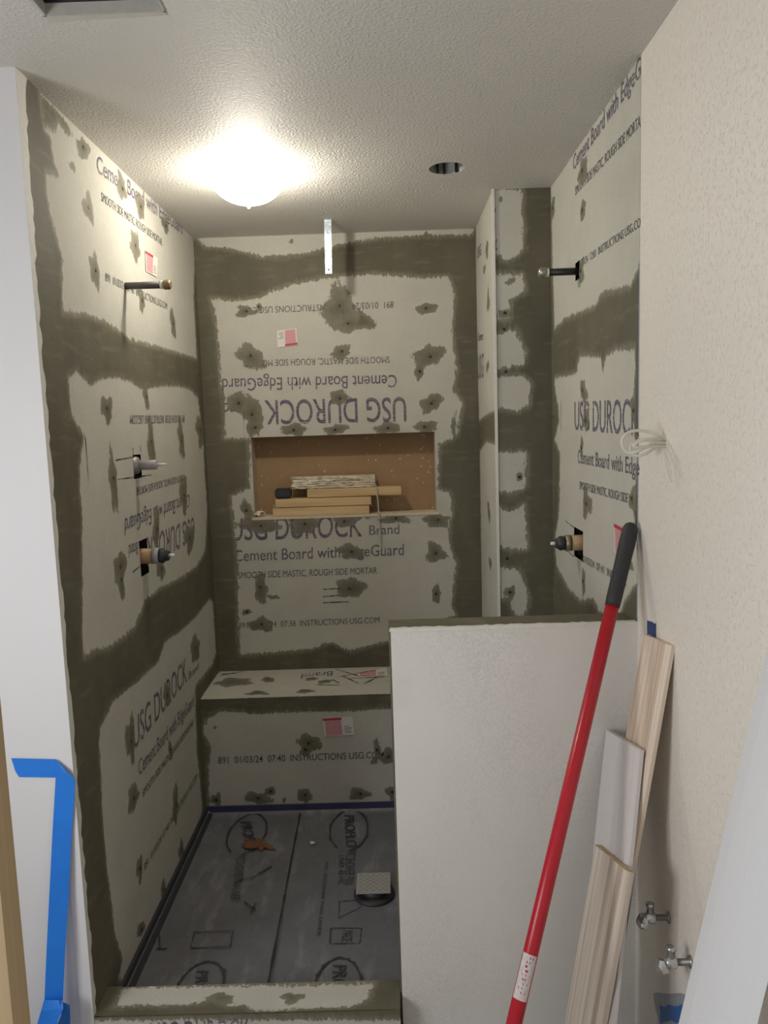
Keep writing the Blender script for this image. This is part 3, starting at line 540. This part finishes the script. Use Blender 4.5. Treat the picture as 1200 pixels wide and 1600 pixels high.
# ================================================================ PLUMBING
P = (-0.8122,2.4258,2.0793); Q = (-0.6677,2.4200,2.0773)
a = empty('shower_arm_stub', P, 'grey shower pipe stub with brown cap sticking out of the left wall', 'pipe'); d = (1, 0, 0); Ln = Q[0]-P[0]
lathe_obj('pipe', ((-.02, .011), (Ln*.78, .011)), P, d, plain('sooty_pipe', (.12, .11, .10), .5, .2), a)
lathe_obj('coupling_ring', ((Ln*.76, .0125), (Ln*.83, .0125)), P, d, WHTP, a); lathe_obj('cap', ((Ln*.83, .014), (Ln*.86, .0155), (Ln*.96, .0155), (Ln*.99, .012)), P, d, BRASS, a, 8)
P = (0.6007,2.4161,2.0750); Q = (0.4785,2.4000,2.0720)
a = empty('shower_arm_stub', P, 'black shower pipe stub with metal cap sticking out of the right wall', 'pipe'); d = (-1, 0, 0); Ln = P[0]-Q[0]
lathe_obj('pipe', ((-.03, .011), (Ln*.76, .011)), P, d, STEEL, a); lathe_obj('coupling_ring', ((Ln*.74, .013), (Ln*.80, .013)), P, d, WHTP, a)
lathe_obj('cap', ((Ln*.80, .011), (Ln*.82, .016), (Ln*.93, .0165), (Ln, .011)), P, d, plain('dull_nickel', (.4, .38, .33), .35, .8), a, 8)
P = (-0.8122,2.4172,1.5180); Y_ = P[1]
a = empty('shower_valve', P, 'upper diverter valve with pale grey sleeve and thin stem on left wall', 'valve'); d = (1, 0, 0)
lathe_obj('valve_body', ((-.05, .012), (-.03, .030), (-.01, .032), (.004, .026), (.010, .016)), P, d, plain('cast_metal', (.33, .31, .28), .5, .5), a, 16)
lathe_obj('sleeve', ((.0, .0155), (.062, .0155), (.064, .012)), (P[0], P[1], P[2]), d, GREYP, a); lathe_obj('stem', ((.06, .005), (.095, .004)), P, d, WHTP, a, 12)
P = (-0.8122,2.4306,1.2201)
a = empty('shower_valve', P, 'lower mixing valve with tan body and black collar on left wall', 'valve')
lathe_obj('valve_body', ((-.05, .026), (.030, .025)), P, d, TANP, a); lathe_obj('sleeve', ((.028, .0265), (.050, .0265)), P, d, GREYP, a)
lathe_obj('collar', ((.048, .024), (.062, .025), (.066, .020), (.080, .016)), P, d, BLKP, a, 12); lathe_obj('stem', ((.078, .006), (.098, .005)), P, d, WHTP, a, 12)
P = (0.6007,2.4174,1.2228); d = (-1, 0, 0)
a = empty('shower_valve', P, 'mixing valve with tan body and black collar on right wall behind half wall', 'valve')
lathe_obj('valve_body', ((-.05, .026), (.028, .025)), P, d, TANP, a); lathe_obj('sleeve', ((.026, .0265), (.044, .0265)), P, d, plain('olive_metal', (.30, .26, .17), .4, .5), a)
lathe_obj('collar', ((.043, .022), (.060, .024), (.066, .020), (.076, .014)), P, d, BLKP, a, 12); lathe_obj('stem', ((.072, .006), (.090, .005)), P, d, WHTP, a, 12)
D0 = (-0.0996,2.4052,0.0330)
a = empty('floor_drain', (D0[0], D0[1], ZP), 'round black shower drain under a square metal strainer plate', 'drain')
lathe_obj('drain_flange', ((0, .070), (.006, .070), (.010, .062), (.012, .05)), (D0[0], D0[1], ZP+.002), (0, 0, 1), BLKP, a, 32)
lathe_obj('riser', ((.0, .045), (.03, .045)), (D0[0], D0[1], ZP+.002), (0, 0, 1), BLKP, a, 32)
bm = bmesh.new(); z0 = ZP+.034; cx, cy = D0[0]-.002, D0[1]+.01; h_ = .058
boxbm(bm, (cx-h_, cy-h_, z0), (cx+h_, cy+h_, z0+.004), .001)
for i in range(9):
    for j in range(9): 
        x, y = cx-.044+i*.011, cy-.044+j*.011
        if (i+j) % 2 == 0: boxbm(bm, (x-.0042, y-.0018, z0+.004), (x+.0042, y+.0018, z0+.0046), 0, 1)
bmobj('strainer_plate', bm, [plain('dusty_metal', (.42, .42, .40), .45, .3), GREYINK], a)

def stop(P, lab):
    a = empty('shutoff_valve', P, lab, 'valve'); d = (-1, 0, 0)
    lathe_obj('stub_pipe', ((0, .013), (.004, .013), (.005, .007), (.034, .007)), P, d, plain('dirty_chrome', (.35, .34, .32), .4, .7), a, 14, .08)
    lathe_obj('valve_body', ((.030, .009), (.034, .013), (.052, .013), (.056, .009)), P, d, CHROME, a, 14, .1)
    lathe_obj('outlet', ((.006, .008), (.026, .008), (.027, .010), (.033, .010), (.0335, .006)), (P[0]-.042, P[1], P[2]), (0, .1, 1), CHROME, a, 14, .05)
    bm = bmesh.new(); bmesh.ops.create_icosphere(bm, subdivisions=2, radius=.017, matrix=Matrix.Translation((P[0]-.062, P[1]-.004, P[2]-.006)) @ Matrix.Diagonal((.75, .8, 1, 1)))
    for v in bm.verts: v.co += Vector([random.uniform(-.003, .003) for _ in range(3)])
    bmobj('handle', bm, CHROME, a)
stop((0.6007,1.6031,0.4893), 'upper left angle stop valve poking through the wall behind the leaning boards')
stop((0.6007,1.4747,0.4774), 'lower right angle stop valve on the wall beside the white leaning board')

# ================================================================ STICKERS
def sticker(pl, pts, lab, mirror=False, grp='cement board product stickers'):
    """pts: four corners, first = red header side left, order header-left, header-right, far-right, far-left"""
    a, b, c, d_ = [Vector(p) for p in pts]
    def uv(u, v): p = a.lerp(b, u).lerp(d_.lerp(c, u), v); return (p.x, p.y)
    ctr = uv(.5, .5); e = empty('board_sticker', PM[pl](*ctr), lab, 'sticker', grp)
    def r(u0, u1, v0, v1): return [uv(u0, v0), uv(u1, v0), uv(u1, v1), uv(u0, v1)]
    poly('backing', pl, r(0, 1, 0, 1), PAPER, e, .0023, .0006)
    poly('pink_panel', pl, r(.06, .60, .16, .96), PINK, e, .0029, .0003)
    poly('red_header', pl, r(.0, .62, .02, .15), REDS, e, .0029, .0003)
    for k in range(4): poly('small_print', pl, r(.68, .68+random.uniform(.15, .27), .50+k*.11, .54+k*.11), GREYINK, e, .0029, .0003)
sticker('B', [(-0.386,1.978),(-0.473,1.970),(-0.472,2.041),(-0.388,2.049)], 'pink and white sticker upside down on the back wall above the niche')
sticker('L', [(2.646,2.237),(2.783,2.241),(2.760,2.170),(2.638,2.166)], 'pink and white sticker on the left wall near the capped pipe')
sticker('N', [(-0.310,0.435),(-0.186,0.439),(-0.181,0.362),(-0.305,0.358)], 'pink and white sticker on the bench front panel')
sticker('BT', [(-0.170,3.244),(-0.045,3.313),(-0.039,3.198),(-0.169,3.218)], 'pink and white sticker crumpled on the bench seat')
sticker('R', [(2.022,1.339),(1.892,1.336),(1.890,1.246),(2.015,1.261)], 'pink and white sticker on the right wall behind the pole grip')

# ================================================================ NICHE CONTENTS
def lath(name, pts, depth, m, lab, grp=None, y0=YB+.006, bev=.0012, cut=0):
    (x0, z1), (x1, z0) = pts
    bm = bmesh.new(); boxbm(bm, (x0, y0, z0), (x1, y0+depth, z1-.0025), .002)
    o = bmobj(name, bm, m); return tag(o, lab, 'wood' if 'lath' in name or 'wood' in name else 'block', grp)
S1 = [(-0.529,1.275),(-0.100,1.222)]; S2 = [(-0.516,1.318),(-0.090,1.264)]; S3 = [(-0.374,1.356),(0.045,1.306)]; S4 = [(-0.448,1.415),(-0.068,1.347)]; S5 = [(-0.519,1.358),(-0.447,1.316)]
zb = NZ0; h1 = .040
z1 = zb+h1; z2 = z1+h1; z3 = z2+.040; zc_ = z2+.043
lath('wood_lath', ((S1[0][0], z1), (S1[1][0], zb)), .07, PINE, 'pine lath lying at the bottom of the niche stack', 'pine laths stacked in the niche', YB-.004)
lath('wood_lath', ((S2[0][0], z2), (S2[1][0], z1)), .07, PINE, 'second pine lath from the bottom of the niche stack', 'pine laths stacked in the niche', YB+.004)
lath('wood_lath', ((S3[0][0], z3), (S3[1][0], z2)), .05, PINE, 'pine lath in the niche stack reaching furthest right', 'pine laths stacked in the niche', YB+.010)
o = empty('wood_shim_bundle', ((S4[0][0]+S4[1][0])/2, YB+.04, z3), 'pale splintered wood piece topmost on the niche stack', 'wood')
k = 5
for i in range(k):
    bm = bmesh.new(); zz = z3+i*.0105; x0_ = S4[0][0]+random.uniform(0, .012); x1_ = S4[1][0]-random.uniform(0, .006); boxbm(bm, (x0_, YB+.012+random.uniform(0, .006), zz), (x1_, YB+.075, zz+.0098))
    bmesh.ops.subdivide_edges(bm, edges=[e for e in bm.edges if abs(e.verts[0].co.x-e.verts[1].co.x) > .1], cuts=24)
    for v in bm.verts:
        if v.co.y < YB+.03: v.co += Vector((random.uniform(-.003, .003), random.uniform(-.005, .001), random.uniform(-.0015, .0015)))
    bmobj('splintered_layer', bm, SHIM, o)
bm = bmesh.new(); boxbm(bm, (S5[0][0], YB+.008, z2), (S5[1][0], YB+.060, zc_), .007); boxbm(bm, (S5[0][0]+.006, YB+.004, z2+.006), (S5[1][0]-.006, YB+.010, zc_-.006), .002)
tag(bmobj('black_cap', bm, BLKP), 'small black plastic cap at the left of the niche stack', 'cap')
tube_pts = [(-0.0672,3.3300,1.3612), (-0.0603,3.3250,1.3103), (-0.0570,3.3220,1.2392), (-0.0542,3.3280,1.1524), (-0.0509,3.3300,1.0798)]
tag(tube('cord', tube_pts, .0032, plain('pale_cord', (.50, .47, .38), .8)), 'pale cord hanging out of the niche from the wood stack', 'cord')
bm = bmesh.new(); c = (-0.6086,3.3600,1.2521); bmesh.ops.create_grid(bm, x_segments=7, y_segments=5, size=.5)
for v in bm.verts: v.co = (c[0]+v.co.x*.075, YB+.03+v.co.y*.05, NZ0+.012+random.uniform(-.009, .016))
tag(bmobj('paper_scrap', bm, plain('torn_paper', (.74, .68, .56), .8)), 'crumpled pale paper scrap in the left corner of the niche', 'paper')

# clay smear and chip on the liner
c = (-0.5619,2.7354,0.0330); bm = bmesh.new()
lp = [(-0.615,2.729),(-0.604,2.760),(-0.587,2.764),(-0.571,2.745),(-0.558,2.771),(-0.540,2.752),(-0.524,2.729),(-0.497,2.715),(-0.476,2.687),(-0.506,2.693),(-0.522,2.703),(-0.535,2.682),(-0.552,2.708),(-0.576,2.705),(-0.595,2.702)]
cv = bm.verts.new((c[0], c[1], ZP+.018)); rv = [bm.verts.new((x, y, ZP+.0035)) for x, y in lp]
for i in range(len(rv)): bm.faces.new((cv, rv[(i+1) % len(rv)], rv[i]))
bmesh.ops.subdivide_edges(bm, edges=bm.edges[:], cuts=2, use_grid_fill=True)
for v in bm.verts: v.co.z += random.uniform(0, .004)
tag(bmobj('clay_clump', bm, RUST), 'rusty brown clump of debris lying on the grey pan liner', 'debris')
c = (-0.3413,2.7248,0.0330); bm = bmesh.new(); bmesh.ops.create_icosphere(bm, subdivisions=1, radius=.011, matrix=Matrix.Translation((c[0], c[1], ZP+.007)) @ Matrix.Diagonal((1, .8, .5, 1)))
for v in bm.verts: v.co += Vector([random.uniform(-.003, .003) for _ in range(3)])
tag(bmobj('plaster_chip', bm, plain('plaster', (.6, .6, .6), .8)), 'small white chip on the pan liner near the bench', 'debris')

# ================================================================ LEANING THINGS
def plank(name, TL, TR, BL, th, m, lab, prof=None, group=None, cut=0., endm=None, zend=.001):
    """TL,TR: top corners of the visible face, BL: lower point on left edge. The plank runs down to the floor."""
    TL, TR, BL = map(Vector, (TL, TR, BL)); x = (TR-TL); w_ = x.length; x.normalize(); dn = (BL-TL).normalized()
    x = (x-dn*x.dot(dn)); w_ = (TR-TL).dot(x.normalized()); x.normalize(); y = (-dn).cross(x).normalized()   # y points behind the face or in front
    if y.x < 0: y = -y                                        # towards the right-hand wall
    L = (TL.z-zend)/-dn.z; skew = (TR-TL).dot(dn)
    prof = prof or [(0, 0), (w_, 0)]
    pr = [(u*w_ if prof[-1][0] <= 1.001 else u, v) for u, v in prof]
    bm = bmesh.new(); rows = []
    def P3(u, v, s): return TL+x*u+y*v+dn*s
    xs = pr+[(w_, th), (0, th)]
    top = [bm.verts.new(P3(u, v, skew*u/w_+(cut if v > th*.5 else 0))) for u, v in xs]; bot = []
    for u, v in xs:
        s = L+(x*u+y*v).z/(-dn.z); bot.append(bm.verts.new(P3(u, v, s)))
    n = len(xs)
    for i in range(n): j = (i+1) % n; bm.faces.new((top[i], top[j], bot[j], bot[i]))
    f1 = bm.faces.new(top[::-1]); f2 = bm.faces.new(bot)
    if endm: f1.material_index = 1
    bmesh.ops.recalc_face_normals(bm, faces=bm.faces[:])
    # local frame so that the grain follows the length
    R3 = Matrix((x, y, -dn)).transposed().to_4x4(); org = TL+dn*L; Mx = Matrix.Translation(org) @ R3
    bmesh.ops.transform(bm, matrix=Mx.inverted(), verts=bm.verts)
    o = bmobj(name, bm, [m, endm] if endm else m); o.matrix_world = Mx
    return tag(o, lab, 'board', group)
flute = []
for u in (.0, .06, .10, .14, .20, .26, .30, .34, .40): flute.append((u, .0 if int(u*50) % 2 == 0 else .0022))
flute = [(0, .005), (.04, 0), (.09, 0), (.105, .005), (.12, 0), (.18, .0), (.195, .005), (.21, 0), (.26, 0), (.275, .004), (.29, .001), (.50, .0045), (.66, .001), (.675, .0065), (.69, .001), (.76, .001), (.775, .0065), (.79, .001), (.86, .001), (.875, .0065), (.89, .001), (.95, .002), (1, .008)]
G = 'boards and mouldings leaning in the corner by the half wall'
plank('moulding_board', (0.5837,1.7440,1.1113), (0.5868,1.5882,1.1296), (0.4171,1.7236,0.1251), .016, PINEV, 'tall fluted pine casing board leaning highest against the right wall', flute, G)
plank('grey_strip', (0.5404,1.6679,0.7189), (0.5454,1.6124,0.7482), (0.4534,1.6312,0.2038), .004, GREYB, 'thin grey strip leaning behind the tall pine casing', None, G)
bd = [(0, 0), (.60, 0), (.62, .002), (.66, .002), (.68, 0), (.93, .001), (1, .006)]
plank('primed_board', (0.5205,1.8227,0.8439), (0.5283,1.6024,0.8899), (0.4746,1.7655,0.5721), .014, PRIME, 'white primed baseboard offcut leaning in front of the tall pine casing', bd, G)
plank('moulding_board', (0.4617,1.7175,0.6022), (0.4725,1.5018,0.6664), (0.3834,1.7083,0.1392), .016, PINEV2, 'short weathered fluted casing board with sawn end leaning at the front', flute, G, endm=pine('sawn_end_grain', (.40, .26, .12), (.60, .44, .24), 30, (8, 40, 8)))
plank('white_board', (.5795, 1.15, 1.255), (.5795, .985, 1.255), (0.4490,1.1503,0.6178), .018, WG, 'wide white painted grained door board leaning in the right foreground')

# pole
Pt = Vector((0.5830,1.8264,1.3631)); Pb0 = Vector((0.2148,1.4000,0.4091)); dr = (Pb0-Pt).normalized(); Lp = (Pt.z-.02)/-dr.z
po = empty('extension_pole', Pt+dr*Lp, 'red metal extension pole with black grip leaning against the right wall edge', 'pole')
gl = GRIPLEN = 0.214
lathe_obj('shaft', ((gl-.02, .0158), (Lp, .0158)), Pt, dr, REDM, po, 32)
lathe_obj('grip', ((0, .008), (.004, .014), (.014, .0185), (.05, .0195), (.10, .0185), (gl-.02, .018), (gl, .0168)), Pt, dr, BLKR, po, 32)
s0 = 0.975; s1 = 1.061
n_ = Vector((-.35, -.93, 0)).normalized(); n_ = (n_-dr*n_.dot(dr)).normalized(); b_ = dr.cross(n_)
bm = bmesh.new(); pv = None
for k in range(13):
    an = math.radians(-60+k*10); r_ = .0162; off = (n_*math.cos(an)+b_*math.sin(an))*r_
    q = [bm.verts.new(Pt+dr*s0+off), bm.verts.new(Pt+dr*s1+off)]
    if pv: bm.faces.new((pv[0], pv[1], q[1], q[0]))
    pv = q
bmobj('white_label', bm, N_lab := plain('scuffed_paper_label', (.66, .60, .58), .6, var=.3, scale=120), po)
bm = bmesh.new()
for i in range(9):
    an0 = math.radians(random.uniform(-40, 0)); an1 = an0+math.radians(random.uniform(10, 34)); ss = s0+(s1-s0)*(i+.8)/10.5
    vs = [bm.verts.new(Pt+dr*(ss+e*.0022)+(n_*math.cos(a)+b_*math.sin(a))*.0165) for a, e in ((an0, -1), (an1, -1), (an1, 1), (an0, 1))]; bm.faces.new(vs)
bmobj('label_print', bm, REDS, po)

# cable
cb = empty('electrical_cable', (0.6007,1.6694,1.5647), 'coil of white electrical cable looping out of the right wall', 'cable')
tube('cable_loop', [(0.6007,1.6542,1.5706), (0.5776,1.6600,1.5851), (0.5469,1.6600,1.5931), (0.5163,1.6600,1.5885), (0.5024,1.6600,1.5667), (0.5193,1.6600,1.5368), (0.5433,1.6400,1.5493), (0.5715,1.6500,1.5633), (0.6007,1.6539,1.5623)], .0034, CORDM, cb)
tube('cable_loop', [(0.6007,1.6614,1.5551), (0.5819,1.6800,1.5651), (0.5536,1.6800,1.5745), (0.5283,1.6800,1.5569), (0.5369,1.6800,1.5312), (0.5674,1.6700,1.5377), (0.5869,1.6700,1.5553), (0.6007,1.6617,1.5649)], .0034, CORDM, cb)
tube('cable_loop', [(0.6007,1.6618,1.5677), (0.5617,1.6300,1.5750), (0.5317,1.6300,1.5691), (0.5167,1.6300,1.5546), (0.5372,1.6300,1.5553), (0.6007,1.6537,1.5553)], .0034, CORDM, cb)

# ================================================================ TAPE
def sheet(name, rows, m, parent, th=.0005):
    """rows: list of (left point, right point) 3-D"""
    bm = bmesh.new(); pv = None; k = []
    for a, b in rows:
        a = Vector(a); b = Vector(b); q = [bm.verts.new(a.lerp(b, i/6)) for i in range(7)]
        if pv: k += [bm.faces.new((pv[i], pv[i+1], q[i+1], q[i])) for i in range(6)]
        pv = q
    o = bmobj(name, bm, m, parent); md = o.modifiers.new('s', 'SOLIDIFY'); md.thickness = th; md.offset = 0; return o
tp = empty('blue_tape', (-0.8479,1.7813,0.8022), 'blue masking tape folded in an L and hanging down the white wall', 'tape')
poly('horizontal_strip', 'F', [(-0.959,0.832),(-0.851,0.826),(-0.809,0.773),(-0.855,0.779),(-0.944,0.783),(-0.952,0.799)], BLUE, tp, .0030, .0006)
sheet('hanging_strip', [((-0.8483,1.7760,0.8262), (-0.8032,1.7760,0.7751)), ((-0.8518,1.7750,0.7787), (-0.8067,1.7750,0.7458)), ((-0.8689,1.7700,0.6412), (-0.8219,1.7720,0.6387)), ((-0.8835,1.7550,0.4811), (-0.8388,1.7620,0.4752)), ((-0.8947,1.7420,0.3533), (-0.8511,1.7480,0.3477)), ((-0.9094,1.7330,0.2046), (-0.8656,1.7380,0.1958))], BLUE, tp)
sheet('fold', [((-0.8472,1.7740,0.8288), (-0.8459,1.7740,0.8254)), ((-0.8214,1.7680,0.8027), (-0.8280,1.7700,0.7904)), ((-0.8022,1.7740,0.7761), (-0.8045,1.7740,0.7678))], plain('blue_tape_fold', (.03, .24, .72), .45), tp)
bl = empty('tape_wad', (-0.8862,1.7200,0.1626), 'crumpled wad of blue masking tape at the foot of the hanging strip', 'tape')
sheet('tape_flap', [((-0.9057,1.7280,0.2226), (-0.8563,1.7220,0.2245)), ((-0.9131,1.7220,0.1965), (-0.8506,1.7100,0.2118)), ((-0.9313,1.7280,0.1482), (-0.8652,1.7050,0.1819)), ((-0.9520,1.7300,0.0498), (-0.8735,1.7000,0.0928))], BLUE, bl)
sheet('tape_flap', [((-0.8639,1.7180,0.2280), (-0.8412,1.7250,0.2095)), ((-0.8566,1.7100,0.1964), (-0.8424,1.7250,0.1747)), ((-0.8709,1.7000,0.1622), (-0.8505,1.7250,0.1135)), ((-0.8862,1.7000,0.0932), (-0.8619,1.7250,0.0520))], plain('blue_tape_dark', (.01, .13, .50), .55), bl)
tag(poly('blue_tape_strip', 'R', jag([(1.759,1.138),(1.703,1.147),(1.700,1.047),(1.757,1.038)], .002, 5), plain('navy_tape', (.02, .05, .17), .6, var=.5, scale=120), None, .0005, .0006), 'narrow dark blue tape strip on right wall above the tall casing', 'tape')
pb = empty('taped_patch', (0.6007,1.5773,0.2859), 'square patch of blue tape with torn clear film low on the right wall', 'tape')
poly('film', 'R', jag([(1.697,0.225),(1.499,0.384),(1.510,0.304),(1.656,0.178)], .004, 6), plain('cloudy_film', (.30, .34, .40), .4, var=.3, scale=90), pb, .0005, .0008)
poly('tape_square', 'R', jag([(1.649,0.231),(1.505,0.354),(1.525,0.296),(1.644,0.194)], .003, 5), plain('blue_tape_square', (.02, .13, .42), .5, var=.4, scale=90), pb, .0014, .0006)
